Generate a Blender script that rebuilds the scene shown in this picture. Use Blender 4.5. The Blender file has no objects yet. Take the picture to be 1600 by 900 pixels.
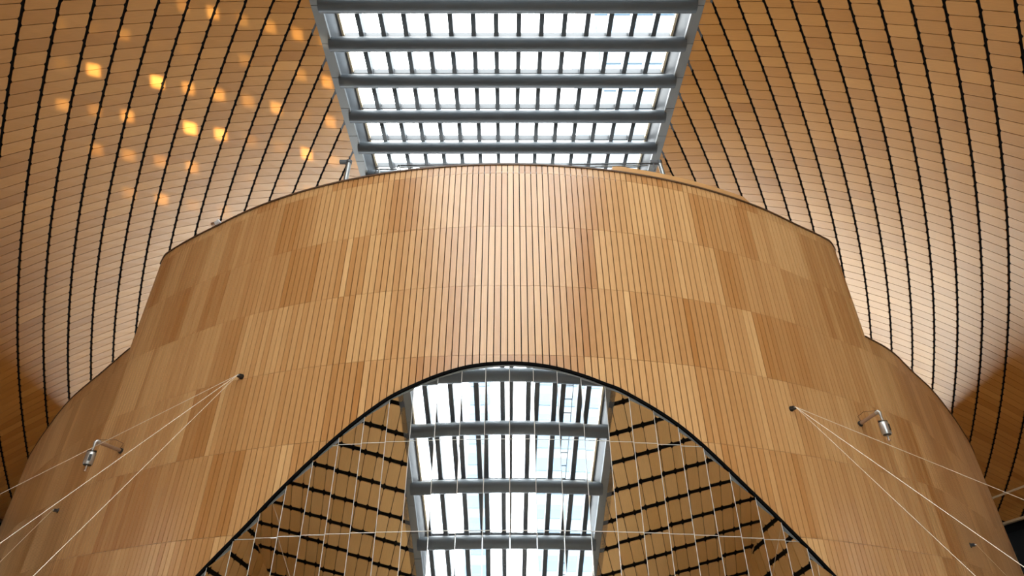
import bpy, math, random
import numpy as np
from mathutils import Vector
random.seed(7)
sc = bpy.context.scene
D = 14.0                      # metres from the camera to the front of the drum wall; plan figures below are in units of D
CAMZ = 1.7

# ------------------------------------------------------------------ camera
FPX, PITCH, CX, CY = 968.0, math.radians(32.3), 793.0, 450.0
cam_data = bpy.data.cameras.new('camera')
cam_data.sensor_width = 36.0
cam_data.lens = FPX / 1600 * 36
cam_data.shift_x = (800 - CX) / 1600
cam_data.clip_end = 2000
cam = bpy.data.objects.new('camera', cam_data)
sc.collection.objects.link(cam)
cam.location = (0, 0, CAMZ)
cam.rotation_euler = (math.pi / 2 + PITCH, 0, 0)
sc.camera = cam

# ------------------------------------------------------------------ sky, glint lamp, exposure
SKY = 6.0
world = bpy.data.worlds.new('sky')
sc.world = world
world.use_nodes = True
wt = world.node_tree
bg = wt.nodes['Background']
bg.inputs['Strength'].default_value = SKY
tc = wt.nodes.new('ShaderNodeTexCoord')
nz = wt.nodes.new('ShaderNodeTexNoise')
nz.inputs['Scale'].default_value = 2.2
nz.inputs['Detail'].default_value = 4
rp = wt.nodes.new('ShaderNodeValToRGB')
rp.color_ramp.elements[0].position = 0.35
rp.color_ramp.elements[0].color = (0.84, 0.92, 1.0, 1)
rp.color_ramp.elements[1].position = 0.6
rp.color_ramp.elements[1].color = (1.0, 0.985, 0.96, 1)
wt.links.new(tc.outputs['Generated'], nz.inputs['Vector'])
wt.links.new(nz.outputs['Fac'], rp.inputs['Fac'])
wt.links.new(rp.outputs['Color'], bg.inputs['Color'])
sc.view_settings.view_transform = 'Standard'
sc.view_settings.look = 'None'
sc.view_settings.gamma = 1.0
sc.view_settings.use_curve_mapping = False
sc.view_settings.exposure = 1.12
sc.cycles.use_denoising = True
sc.cycles.max_bounces = 8
sc.cycles.diffuse_bounces = 4
sc.cycles.glossy_bounces = 4
sc.cycles.transparent_max_bounces = 12
sc.cycles.caustics_reflective = False
sc.cycles.caustics_refractive = False


def W(p):
    return (p[0] * D, p[1] * D, p[2] * D + CAMZ)


# daylight portals in the roof openings (they emit nothing themselves)
def portal(name, centre, sx, sy, rot):
    l = bpy.data.lights.new(name, 'AREA')
    l.shape = 'RECTANGLE'
    l.size, l.size_y = sx * D, sy * D
    l.cycles.is_portal = True
    o = bpy.data.objects.new(name, l)
    sc.collection.objects.link(o)
    o.location = W(centre)
    o.rotation_euler = rot


SLOPE = math.radians(41.5)
SLOPE_Y0, ROOF_H = 0.35, 1.9
portal('skylight_portal', (0, 1.455, 2.02), 1.2, 2.2, (0, 0, 0))
portal('end_window_portal', (0, 4.32, 0.37), 3.7, 0.84, (-math.pi / 2, 0, 0))
portal('slope_portal', (0, SLOPE_Y0 - math.cos(SLOPE) * 1.28 - math.sin(SLOPE) * 0.12, ROOF_H - math.sin(SLOPE) * 1.28 + math.cos(SLOPE) * 0.12), 1.2, 2.5, (SLOPE, 0, 0))

# added spot lamp: its pattern stands in for sun reflected onto the left vault
sp = bpy.data.lights.new('glint_lamp', 'SPOT')
sp.energy = 110000
sp.color = (1.0, 0.80, 0.50)
sp.spot_size = math.radians(32)
sp.spot_blend = 1.0
sp.shadow_soft_size = 0.02
sp.use_nodes = True
nt = sp.node_tree
em = nt.nodes['Emission']
spo = bpy.data.objects.new('glint_lamp', sp)
sc.collection.objects.link(spo)
spo.location = W((-0.95, 0.35, 0.2))
_t = Vector(W((-1.05, 1.66, 1.82))) - Vector(spo.location)
spo.rotation_euler = _t.to_track_quat('-Z', 'Y').to_euler()


def N(nt_, kind, **inp):
    n = nt_.nodes.new(kind)
    for k, v in inp.items():
        n.inputs[k].default_value = v
    return n


def M(nt_, op, a, b=None):
    n = nt_.nodes.new('ShaderNodeMath')
    n.operation = op
    for i, v in enumerate((a, b)):
        if v is None:
            continue
        if isinstance(v, (int, float)):
            n.inputs[i].default_value = v
        else:
            nt_.links.new(v, n.inputs[i])
    return n.outputs[0]


ltc = nt.nodes.new('ShaderNodeTexCoord')
sep = nt.nodes.new('ShaderNodeSeparateXYZ')
nt.links.new(ltc.outputs['Normal'], sep.inputs[0])
gx = M(nt, 'DIVIDE', sep.outputs[0], sep.outputs[2])
gy = M(nt, 'DIVIDE', sep.outputs[1], sep.outputs[2])
ca, sa = math.cos(-0.25), math.sin(-0.25)
rx = M(nt, 'MULTIPLY', M(nt, 'ADD', M(nt, 'MULTIPLY', gx, ca), M(nt, 'MULTIPLY', gy, sa)), 23.0)
ry = M(nt, 'MULTIPLY', M(nt, 'SUBTRACT', M(nt, 'MULTIPLY', gy, ca), M(nt, 'MULTIPLY', gx, sa)), 13.0)
cmb = nt.nodes.new('ShaderNodeCombineXYZ')
nt.links.new(M(nt, 'FLOOR', rx), cmb.inputs[0])
nt.links.new(M(nt, 'FLOOR', ry), cmb.inputs[1])
wn = nt.nodes.new('ShaderNodeTexWhiteNoise')
wn.noise_dimensions = '2D'
nt.links.new(cmb.outputs[0], wn.inputs['Vector'])


def bump(v, w):
    f = M(nt, 'SUBTRACT', M(nt, 'FRACT', v), 0.5)
    n = nt.nodes.new('ShaderNodeMapRange')
    n.interpolation_type = 'SMOOTHSTEP'
    n.inputs['From Min'].default_value = w
    n.inputs['From Max'].default_value = w * 0.3
    nt.links.new(M(nt, 'ABSOLUTE', f), n.inputs['Value'])
    return n.outputs[0]


pat = M(nt, 'MULTIPLY', M(nt, 'MULTIPLY', bump(rx, 0.30), bump(ry, 0.22)), M(nt, 'POWER', wn.outputs['Value'], 2.4))
nt.links.new(pat, em.inputs['Strength'])

# ------------------------------------------------------------------ materials
MATS = {}


def material(name):
    m = bpy.data.materials.new(name)
    m.use_nodes = True
    return m, m.node_tree, m.node_tree.nodes['Principled BSDF']


def plain(name, col, rough=0.5, metal=0.0, spec=0.5, noise=0.0, nscale=6.0, bump=0.0):
    m, t, b = material(name)
    b.inputs['Base Color'].default_value = (*col, 1)
    b.inputs['Roughness'].default_value = rough
    b.inputs['Metallic'].default_value = metal
    b.inputs['Specular IOR Level'].default_value = spec
    if noise:
        c = N(t, 'ShaderNodeTexCoord')
        n = N(t, 'ShaderNodeTexNoise', Scale=nscale, Detail=5.0, Roughness=0.65)
        t.links.new(c.outputs['Object'], n.inputs['Vector'])
        mx = t.nodes.new('ShaderNodeMix')
        mx.data_type = 'RGBA'
        mx.inputs['A'].default_value = (*[v * (1 - noise) for v in col], 1)
        mx.inputs['B'].default_value = (*[min(1, v * (1 + noise)) for v in col], 1)
        t.links.new(n.outputs['Fac'], mx.inputs['Factor'])
        t.links.new(mx.outputs['Result'], b.inputs['Base Color'])
        if bump:
            bp = N(t, 'ShaderNodeBump', Strength=bump)
            t.links.new(n.outputs['Fac'], bp.inputs['Height'])
            t.links.new(bp.outputs[0], b.inputs['Normal'])
    MATS[name] = m
    return m


def wood(name, dark, light, rough, spec, streak=(1.2, 45.0), ior=1.5, tint=(1, 1, 1)):
    """Veneer: face attribute `tone` picks the board's own colour, UV (metres, u along the grain) drives the grain."""
    m, t, b = material(name)
    at = t.nodes.new('ShaderNodeAttribute')
    at.attribute_name = 'tone'
    mx = t.nodes.new('ShaderNodeMix')
    mx.data_type = 'RGBA'
    mx.inputs['A'].default_value = (*dark, 1)
    mx.inputs['B'].default_value = (*light, 1)
    t.links.new(at.outputs['Fac'], mx.inputs['Factor'])
    uv = t.nodes.new('ShaderNodeUVMap')
    mp = t.nodes.new('ShaderNodeMapping')
    mp.inputs['Scale'].default_value = (streak[0], streak[1], 1)
    t.links.new(uv.outputs[0], mp.inputs['Vector'])
    n = N(t, 'ShaderNodeTexNoise', Scale=1.0, Detail=4.0, Roughness=0.6)
    t.links.new(mp.outputs[0], n.inputs['Vector'])
    mr = t.nodes.new('ShaderNodeMapRange')
    mr.inputs['From Min'].default_value = 0.25
    mr.inputs['From Max'].default_value = 0.75
    mr.inputs['To Min'].default_value = 0.86
    mr.inputs['To Max'].default_value = 1.12
    t.links.new(n.outputs['Fac'], mr.inputs['Value'])
    mul = t.nodes.new('ShaderNodeMix')
    mul.data_type = 'RGBA'
    mul.blend_type = 'MULTIPLY'
    mul.inputs['Factor'].default_value = 1.0
    t.links.new(mx.outputs['Result'], mul.inputs['A'])
    t.links.new(mr.outputs[0], mul.inputs['B'])
    t.links.new(mul.outputs['Result'], b.inputs['Base Color'])
    b.inputs['Roughness'].default_value = rough
    b.inputs['Specular IOR Level'].default_value = spec
    b.inputs['IOR'].default_value = ior
    b.inputs['Specular Tint'].default_value = (*tint, 1)
    MATS[name] = m
    return m


wood('board_wood', (0.39, 0.165, 0.044), (0.65, 0.39, 0.17), 0.30, 0.5, ior=1.65)
wood('panel_wood', (0.38, 0.15, 0.022), (0.60, 0.295, 0.075), 0.33, 0.5, ior=1.75, tint=(1.0, 0.86, 0.68))
wood('pale_wood', (0.70, 0.42, 0.15), (0.86, 0.58, 0.27), 0.4, 0.45)
plain('black_gap', (0.006, 0.005, 0.004), 0.9, spec=0.1)
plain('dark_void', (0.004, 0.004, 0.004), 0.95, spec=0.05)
plain('rim_trim', (0.09, 0.045, 0.02), 0.5)
plain('frame_black', (0.005, 0.005, 0.005), 0.8, spec=0.0)
plain('seam_silver', (0.5, 0.48, 0.44), 0.6)
plain('steel_beam', (0.085, 0.10, 0.112), 0.45, metal=0.25, noise=0.18, nscale=0.7)
plain('steel_dark', (0.05, 0.055, 0.06), 0.45, metal=0.2)
plain('curb_grey', (0.20, 0.21, 0.21), 0.45, metal=0.3, noise=0.1, nscale=0.5)
plain('curb_side', (0.075, 0.08, 0.085), 0.5, metal=0.2)
plain('cream', (0.75, 0.62, 0.42), 0.5)
plain('cable_white', (0.85, 0.78, 0.66), 0.4)
plain('chrome', (0.48, 0.47, 0.45), 0.36, metal=0.85)
plain('bronze', (0.42, 0.30, 0.22), 0.3, metal=0.9)
plain('black_metal', (0.01, 0.01, 0.01), 0.4)
plain('pipe_grey', (0.27, 0.28, 0.27), 0.35, metal=0.6)
plain('white_paint', (0.8, 0.8, 0.8), 0.4)
plain('floor_stone', (0.66, 0.60, 0.52), 0.45, noise=0.15, nscale=0.4)
plain('tower_white', (0.14, 0.165, 0.18), 0.7, noise=0.12, nscale=0.05)
plain('tower_glass', (0.07, 0.11, 0.15), 0.4)

m, t, b = material('mirror_glass')
b.inputs['Base Color'].default_value = (0.93, 0.95, 0.96, 1)
b.inputs['Metallic'].default_value = 1.0
b.inputs['Roughness'].default_value = 0.012
MATS['mirror_glass'] = m
_c = N(t, 'ShaderNodeTexCoord')
_n = N(t, 'ShaderNodeTexNoise', Scale=0.55, Detail=1.0)
_b = N(t, 'ShaderNodeBump', Strength=0.02, Distance=0.02)
t.links.new(_c.outputs['Object'], _n.inputs['Vector'])
t.links.new(_n.outputs['Fac'], _b.inputs['Height'])
t.links.new(_b.outputs[0], b.inputs['Normal'])

m = bpy.data.materials.new('clear_glass')
m.use_nodes = True
t = m.node_tree
t.nodes.clear()
o_ = t.nodes.new('ShaderNodeOutputMaterial')
tr = N(t, 'ShaderNodeBsdfTransparent', Color=(0.93, 0.97, 0.98, 1))
gl = N(t, 'ShaderNodeBsdfGlossy', Color=(0.9, 0.95, 1, 1), Roughness=0.02)
mxs = t.nodes.new('ShaderNodeMixShader')
mxs.inputs[0].default_value = 0.06
t.links.new(tr.outputs[0], mxs.inputs[1])
t.links.new(gl.outputs[0], mxs.inputs[2])
t.links.new(mxs.outputs[0], o_.inputs['Surface'])
MATS['clear_glass'] = m

# ------------------------------------------------------------------ helpers
COL = sc.collection


def tag(o, label=None, cat=None, group=None, kind=None):
    for k, v in (('label', label), ('category', cat), ('group', group), ('kind', kind)):
        if v:
            o[k] = v
    return o


def empty(name, loc=(0, 0, 0)):
    o = bpy.data.objects.new(name, None)
    COL.objects.link(o)
    o.location = loc
    o.empty_display_size = 0.2
    return o


def link(name, me, mat, parent=None):
    if mat:
        me.materials.append(MATS[mat])
    o = bpy.data.objects.new(name, me)
    COL.objects.link(o)
    if parent is not None:
        o.parent = parent
        # geometry is written in world space; keep it there under a moved root
        pl = parent
        off = Vector((0, 0, 0))
        while pl is not None:
            off += pl.location
            pl = pl.parent
        o.location = -off
    return o


class MB:
    """Collects polygons in world metres, then links them as one mesh object."""

    def __init__(self):
        self.v, self.f, self.uv, self.tone = [], [], [], []

    def poly(self, pts, uv=None, tone=0.5):
        b0 = len(self.v)
        self.v += [tuple(p) for p in pts]
        self.f.append(tuple(range(b0, b0 + len(pts))))
        self.uv.append(uv or [(0, 0)] * len(pts))
        self.tone.append(tone)

    def prism(self, outer, inner, uv=None, tone=0.5, back=False):
        """outer face polygon (counter-clockwise seen from outside) and matching inner polygon."""
        n = len(outer)
        b0 = len(self.v)
        self.v += [tuple(p) for p in outer] + [tuple(p) for p in inner]
        uv = uv or [(0, 0)] * n
        self.f.append(tuple(range(b0, b0 + n)))
        self.uv.append(list(uv))
        self.tone.append(tone)
        for k in range(n):
            j = (k + 1) % n
            self.f.append((b0 + k, b0 + n + k, b0 + n + j, b0 + j))
            self.uv.append([uv[k], uv[k], uv[j], uv[j]])
            self.tone.append(tone)
        if back:
            self.f.append(tuple(b0 + n + k for k in reversed(range(n))))
            self.uv.append(list(reversed(uv)))
            self.tone.append(tone)

    def bar(self, a, b, w, h, up=(0, 0, 1)):
        """rectangular bar from a to b, width w across, height h along up."""
        a, b = Vector(a), Vector(b)
        d = (b - a).normalized()
        s = d.cross(Vector(up)).normalized()
        u = s.cross(d).normalized()
        q = [s * (w / 2) * x + u * (h / 2) * y for x, y in ((-1, -1), (1, -1), (1, 1), (-1, 1))]
        A, B = [a + k for k in q], [b + k for k in q]
        self.prism(A, B, back=True)

    def tube(self, pts, rad, n=12, cap=True):
        pts = [Vector(p) for p in pts]
        rads = rad if isinstance(rad, (list, tuple)) else [rad] * len(pts)
        b0 = len(self.v)
        up = None
        for i, p in enumerate(pts):
            d = (pts[min(i + 1, len(pts) - 1)] - pts[max(i - 1, 0)]).normalized()
            if up is None:
                up = Vector((0, 0, 1)) if abs(d.z) < 0.9 else Vector((1, 0, 0))
            s = d.cross(up).normalized()
            up = s.cross(d).normalized()
            for k in range(n):
                a = 2 * math.pi * k / n
                self.v.append(tuple(p + (s * math.cos(a) + up * math.sin(a)) * rads[i]))
        for i in range(len(pts) - 1):
            for k in range(n):
                j = (k + 1) % n
                self.f.append((b0 + i * n + k, b0 + i * n + j, b0 + (i + 1) * n + j, b0 + (i + 1) * n + k))
                self.uv.append([(0, 0)] * 4)
                self.tone.append(0.5)
        if cap:
            for base, rev in ((b0, True), (b0 + (len(pts) - 1) * n, False)):
                r = range(base, base + n)
                self.f.append(tuple(reversed(r)) if rev else tuple(r))
                self.uv.append([(0, 0)] * n)
                self.tone.append(0.5)

    def mesh(self, name, smooth=False):
        me = bpy.data.meshes.new(name)
        me.from_pydata(self.v, [], self.f)
        ul = me.uv_layers.new(name='UVMap')
        flat = [c for f in self.uv for p in f for c in p]
        ul.data.foreach_set('uv', flat)
        at = me.attributes.new('tone', 'FLOAT', 'FACE')
        at.data.foreach_set('value', self.tone)
        if smooth:
            me.polygons.foreach_set('use_smooth', [True] * len(me.polygons))
        me.update()
        return me

    def build(self, name, mat, parent=None, smooth=False):
        return link(name, self.mesh(name, smooth), mat, parent)


def smooth_by_angle(o, ang=40):
    me = o.data
    me.polygons.foreach_set('use_smooth', [True] * len(me.polygons))
    me.set_sharp_from_angle(angle=math.radians(ang))


# ------------------------------------------------------------------ view geometry (to place what the photo shows at its real spot)
CP, SP = math.cos(PITCH), math.sin(PITCH)


def ray(x, y):
    u, v = (x - CX) / FPX, (CY - y) / FPX
    return np.array((u, CP - v * SP, SP + v * CP))


def project(p):
    zc = p[1] * CP + p[2] * SP
    return CX + FPX * p[0] / zc, CY - FPX * (-p[1] * SP + p[2] * CP) / zc


# ------------------------------------------------------------------ drum wall plan
R = 1.30
PHI0 = math.asin(0.70 / R)
Z_TOP, Z_WING, Z_FLOOR = 0.951, 0.68, -CAMZ / D
# plan of the wall beyond the circular front: flattening, then the low wings
WING = {-1: [(0.80, 1.2655), (0.884, 1.323), (0.927, 1.360), (1.054, 1.482), (1.256, 1.676), (1.462, 1.904), (1.66, 2.135), (1.74, 2.235), (1.77, 2.30), (1.775, 2.42), (1.76, 2.55)],
        1: [(0.80, 1.263), (0.845, 1.294), (0.94, 1.3665), (1.054, 1.482), (1.181, 1.609), (1.347, 1.795), (1.52, 2.0), (1.62, 2.125), (1.66, 2.18), (1.68, 2.23), (1.685, 2.32), (1.67, 2.45)]}
X_CUT = {-1: 0.921, 1: 0.842}                   # where the tall part of the wall ends


def catmull(P, n=10):
    P = [np.array(p, float) for p in P]
    P = [2 * P[0] - P[1]] + P + [2 * P[-1] - P[-2]]
    out = []
    for i in range(1, len(P) - 2):
        for k in range(n):
            t_ = k / n
            a, b_, c, d = P[i - 1], P[i], P[i + 1], P[i + 2]
            out.append(0.5 * ((2 * b_) + (c - a) * t_ + (2 * a - 5 * b_ + 4 * c - d) * t_ ** 2 + (3 * b_ - 3 * c + d - a) * t_ ** 3))
    out.append(P[-2])
    return np.array(out)


class Path:
    """plan curve for s >= 0 on one side, arclength parametrised"""

    def __init__(self, pts):
        self.p = np.array(pts)
        self.s = np.concatenate([[0], np.cumsum(np.hypot(*np.diff(self.p, axis=0).T))])

    def at(self, s):
        x, y = np.interp(s, self.s, self.p[:, 0]), np.interp(s, self.s, self.p[:, 1])
        e = 0.004
        x0, x1 = np.interp([max(s - e, 0), s + e], self.s, self.p[:, 0])
        y0, y1 = np.interp([max(s - e, 0), s + e], self.s, self.p[:, 1])
        tx, ty = x1 - x0, y1 - y0
        l = math.hypot(tx, ty) or 1
        return x, y, ty / l, -tx / l          # outward normal (away from the drum's inside)


def circle_pts(phi1, n=120):
    return [(R * math.sin(a), 1 + R - R * math.cos(a)) for a in np.linspace(0, phi1, n)]


PATH_LOW = {sd: Path(np.vstack([circle_pts(PHI0), catmull([(R * math.sin(PHI0), 1 + R - R * math.cos(PHI0))] + WING[sd])[1:]])) for sd in (-1, 1)}
S_CUT = {sd: round(float(np.interp(X_CUT[sd], PATH_LOW[sd].p[:160, 0], PATH_LOW[sd].s[:160])) / 0.01252) * 0.01252 for sd in (-1, 1)}


def on_path(path, sd, s, z, off=0.0):
    """s signed by side sd; off = outward offset"""
    x, y, nx, ny = path.at(abs(s))
    return W((sd * (x + nx * off), y + ny * off, z))


def hit_circle(x, y, rad=R, cy=1 + R):
    """pixel -> point on the vertical cylinder of the drum"""
    d = ray(x, y)
    a = d[0] ** 2 + d[1] ** 2
    b_ = d[1] * cy
    c = cy * cy - rad * rad
    disc = max(b_ * b_ - a * c, 0)
    t_ = (b_ - math.sqrt(disc)) / a
    return d * t_


def hit_low(x, y):
    """pixel -> point on the lower drum wall including its wings"""
    d = ray(x, y)
    sd = -1 if d[0] < 0 else 1
    P = PATH_LOW[sd].p
    r = abs(d[0]) / d[1]
    rr = P[:, 0] / P[:, 1]
    for k in range(len(P) - 1):
        if rr[k] <= r <= rr[k + 1]:
            f = (r - rr[k]) / (rr[k + 1] - rr[k])
            p = P[k] + (P[k + 1] - P[k]) * f
            return d * (p[1] / d[1]), sd, PATH_LOW[sd].s[k] + f * (PATH_LOW[sd].s[k + 1] - PATH_LOW[sd].s[k])
    return hit_circle(x, y), sd, 0


# arch opening (s, z)
ARCH = [(-0.80, -0.125), (-0.5129, 0.1422), (-0.4432, 0.2063), (-0.3799, 0.2695), (-0.2909, 0.3508), (-0.216, 0.4076), (-0.1637, 0.4343), (-0.1107, 0.4549),
        (-0.0572, 0.4681), (0.0102, 0.4725), (0.077, 0.4656), (0.1311, 0.4515), (0.1703, 0.4375), (0.2083, 0.4225), (0.3068, 0.3634),
        (0.4213, 0.2611), (0.5486, 0.146), (0.84, -0.125)]
ARCH_C = catmull(ARCH, 8)


def z_arch(s):
    if s <= ARCH_C[0, 0] or s >= ARCH_C[-1, 0]:
        return -1.0
    return float(np.interp(s, ARCH_C[:, 0], ARCH_C[:, 1]))


# ------------------------------------------------------------------ drum wall: boards
drum = tag(empty('wall_front', W((0, 1.3, Z_FLOOR))), 'curved timber drum wall of narrow vertical boards with an arched opening', 'wall', kind='structure')
PITCH_B, GAP_B, TH = 0.01252, 0.0019, 0.0065
ROWS = [Z_TOP, 0.927, 0.7815, 0.638, 0.491, 0.346, 0.201, 0.056, Z_FLOOR]
pieces = []                                   # (score, MB)


def screen_area(pts):
    q = [project(((p[0]) / D, p[1] / D, (p[2] - CAMZ) / D)) for p in pts]
    if not any(-5 < x < 1605 and -5 < y < 905 for x, y in q):
        return 0
    q = [(min(max(x, 0), 1600), min(max(y, 0), 900)) for x, y in q]
    return 0.5 * abs(sum(q[k][0] * q[(k + 1) % len(q)][1] - q[(k + 1) % len(q)][0] * q[k][1] for k in range(len(q))))


def add_board(path, sd, sa, sb, za, zb, ztop, tone, tb_=None):
    # corners: (sa,za) (sb,zb) bottoms, tops at ztop
    if ztop - max(za, zb) < 0.0015 and ztop - min(za, zb) < 0.003:
        return
    za, zb = min(za, ztop - 1e-4), min(zb, ztop - 1e-4)
    tb = ztop if tb_ is None else tb_
    order = [(sa, za), (sb, zb), (sb, tb), (sa, ztop)]
    if sd < 0:
        order = [(sb, zb), (sa, za), (sa, ztop), (sb, tb)]
    outer = [on_path(path, sd, s, z) for s, z in order]
    inner = [on_path(path, sd, s, z, -TH) for s, z in order]
    ru, rv = random.random() * 50, random.random() * 50
    uv = [(z * D + ru, s * D + rv) for s, z in order]
    mb = MB()
    mb.prism(outer, inner, uv, tone)
    # skip what stays behind the drum's own silhouette
    pts = [path.at(abs(s)) for s, _ in order[:2]]
    facing = any(p[0] * p[2] + p[1] * p[3] < 0 for p in pts)
    pieces.append((screen_area(outer) if facing else 0, mb))


def z_rim(sd, s):
    """top of the tall part: level, rounded off at its end"""
    r = 0.022
    e = abs(s) - (S_CUT[sd] - r)
    return Z_TOP if e <= 0 else Z_TOP - r + math.sqrt(max(0, r * r - min(e, r) ** 2))


class Tones:
    """runs of boards cut from the same veneer"""

    def __init__(self, seed):
        self.r = random.Random(seed)
        self.left = 0
        self.base = 0.5

    def next(self):
        if self.left <= 0:
            self.left = self.r.choice((1, 1, 2, 3, 4, 5, 6, 9))
            self.base = self.r.choice((0.2, 0.35, 0.45, 0.5, 0.6, 0.7, 0.85))
        self.left -= 1
        return min(1, max(0, self.base + self.r.uniform(-0.15, 0.15)))


for sd in (-1, 1):
    path = PATH_LOW[sd]
    nlow = int(path.s[-1] / PITCH_B)
    for r_ in range(len(ROWS) - 1):
        zt, zbm = ROWS[r_], ROWS[r_ + 1]
        tn = Tones(100 * r_ + sd)
        for k in range(nlow):
            sa, sb = k * PITCH_B + GAP_B / 2, (k + 1) * PITCH_B - GAP_B / 2
            tone = tn.next()
            low = k * PITCH_B >= S_CUT[sd] - 1e-6
            top = min(zt, Z_WING) if low else zt
            if top - zbm < 0.004:
                continue
            gz = 0.0003
            a_, b_ = max(zbm + gz, z_arch(sd * sa) + 0.003), max(zbm + gz, z_arch(sd * sb) + 0.003)
            if a_ >= top and b_ >= top:
                continue
            if not low and r_ == 0:
                t0, t1 = z_rim(sd, sa) - gz, z_rim(sd, sb) - gz
                add_board(path, sd, sa, sb, a_, b_, max(t0, zbm + 0.001), tone, max(t1, zbm + 0.001))
            else:
                add_board(path, sd, sa, sb, a_, b_, top - gz, tone)


def emit_pieces(pieces, name, mat, parent, limit=298):
    pieces.sort(key=lambda p: -p[0])
    for a, mb in pieces[:limit]:
        mb.build(name, mat, parent)
    rest = MB()
    for a, mb in pieces[limit:]:
        b0 = len(rest.v)
        rest.v += mb.v
        rest.f += [tuple(i + b0 for i in f) for f in mb.f]
        rest.uv += mb.uv
        rest.tone += mb.tone
    if rest.f:
        o = rest.build(name + '_mass', mat, parent)
        o['kind'] = 'stuff'


emit_pieces(pieces, 'board', 'board_wood', drum)


# backing shell right behind the boards (seen as the dark shadow gaps)
def strip(mb, path, sd, s_list, zlo, zhi, off):
    for a, b_ in zip(s_list[:-1], s_list[1:]):
        q = [on_path(path, sd, a, zlo(sd * a), off), on_path(path, sd, b_, zlo(sd * b_), off), on_path(path, sd, b_, zhi, off), on_path(path, sd, a, zhi, off)]
        if zlo(sd * a) >= zhi and zlo(sd * b_) >= zhi:
            continue
        mb.poly(q)


bk = MB()
for sd in (-1, 1):
    ss = list(np.linspace(0, S_CUT[sd], 100))
    strip(bk, PATH_LOW[sd], sd, ss, lambda s: max(z_arch(s), Z_FLOOR), Z_TOP - 0.024, -0.0066)
    ss = list(np.linspace(S_CUT[sd], PATH_LOW[sd].s[-1], 70))
    strip(bk, PATH_LOW[sd], sd, ss, lambda s: Z_FLOOR, Z_WING - 0.002, -0.0066)
bk.build('backing_shell', 'black_gap', drum)
# inner leaf of the wall, its ends and the flat tops, so that the wall has a real thickness
THK = 0.045
core = MB()
for sd in (-1, 1):
    pth = PATH_LOW[sd]
    for s_a, s_b, zt in ((0, S_CUT[sd], Z_TOP - 0.024), (S_CUT[sd], pth.s[-1], Z_WING - 0.004)):
        ss = np.linspace(s_a, s_b, 60)
        for a, b_ in zip(ss[:-1], ss[1:]):
            zl = max(Z_FLOOR, z_arch(sd * a), z_arch(sd * b_))
            core.poly([on_path(pth, sd, a, zl, -THK), on_path(pth, sd, b_, zl, -THK), on_path(pth, sd, b_, zt, -THK), on_path(pth, sd, a, zt, -THK)])
            core.poly([on_path(pth, sd, a, zt, -0.003), on_path(pth, sd, b_, zt, -0.003), on_path(pth, sd, b_, zt, -THK), on_path(pth, sd, a, zt, -THK)])
        zl = Z_WING - 0.004 if s_a == 0 else Z_FLOOR
        core.poly([on_path(pth, sd, s_b, zl, -0.003), on_path(pth, sd, s_b, zt, -0.003), on_path(pth, sd, s_b, zt, -THK), on_path(pth, sd, s_b, zl, -THK)])
core.build('inner_leaf', 'rim_trim', drum)
for sd in (-1, 1):
    # unseen wall added to shade the lower vault from the end window
    rw = MB()
    rw.bar(W((sd * 0.95, 2.62, (Z_FLOOR + 0.93) / 2)), W((sd * 1.897, 2.62, (Z_FLOOR + 0.93) / 2)), 0.03 * D, (0.93 - Z_FLOOR) * D)
    rw.build('shade_wall', 'rim_trim', drum)


def rim(path, sd, s0, s1, z, name, h=0.0035, out=0.0025, inn=0.02, n=60):
    mb = MB()
    prev = None
    for s in (np.linspace(s0, s1, n) if z != Z_TOP else np.concatenate([np.linspace(s0, s1 - 0.022, n), s1 - 0.022 + 0.022 * np.sin(np.linspace(0.2, math.pi / 2, 8))])):
        zc = z_rim(sd, s) if z == Z_TOP else z
        q = [Vector(on_path(path, sd, s, zz, o)) for zz, o in ((zc - h * 0.4, out), (zc - h * 0.4, -inn), (zc + h * 0.6, -inn), (zc + h * 0.6, out))]
        if prev:
            for k in range(4):
                j = (k + 1) % 4
                mb.poly([prev[k], q[k], q[j], prev[j]] if sd > 0 else [prev[j], q[j], q[k], prev[k]])
        prev = q
    return mb.build(name, 'rim_trim', drum)


for sd in (-1, 1):
    rim(PATH_LOW[sd], sd, 0, S_CUT[sd], Z_TOP, 'rim_cap')
    rim(PATH_LOW[sd], sd, S_CUT[sd], PATH_LOW[sd].s[-1], Z_WING, 'ledge_cap', h=0.003, out=0.002)
    # the tall part ends in a dark upright edge trim
    eb = MB()
    eb.bar(on_path(PATH_LOW[sd], sd, S_CUT[sd], Z_WING, -0.002), on_path(PATH_LOW[sd], sd, S_CUT[sd], Z_TOP - 0.022, -0.002), 0.04, 0.04, up=(0, 1, 0))
    eb.build('end_trim', 'rim_trim', drum)
# taller parapet board standing on the right of the rim
pb = MB()
ps = np.linspace(0.236, 0.60, 24)
for k in range(len(ps) - 1):
    a, b_ = ps[k], ps[k + 1]
    ta = Z_TOP + 0.022 if k else Z_TOP + 0.018
    tb = Z_TOP + 0.022 - (0.012 if k == len(ps) - 2 else 0)
    o4 = [on_path(PATH_LOW[1], 1, a, Z_TOP, -0.004), on_path(PATH_LOW[1], 1, b_, Z_TOP, -0.004), on_path(PATH_LOW[1], 1, b_, tb, -0.004), on_path(PATH_LOW[1], 1, a, ta, -0.004)]
    i4 = [on_path(PATH_LOW[1], 1, a, Z_TOP, -0.03), on_path(PATH_LOW[1], 1, b_, Z_TOP, -0.03), on_path(PATH_LOW[1], 1, b_, tb, -0.03), on_path(PATH_LOW[1], 1, a, ta, -0.03)]
    pb.prism(o4, i4, [(a * D, 0), (b_ * D, 0), (b_ * D, .3), (a * D, .3)], 0.6, back=True)
pb.build('parapet_board', 'board_wood', drum)

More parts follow.
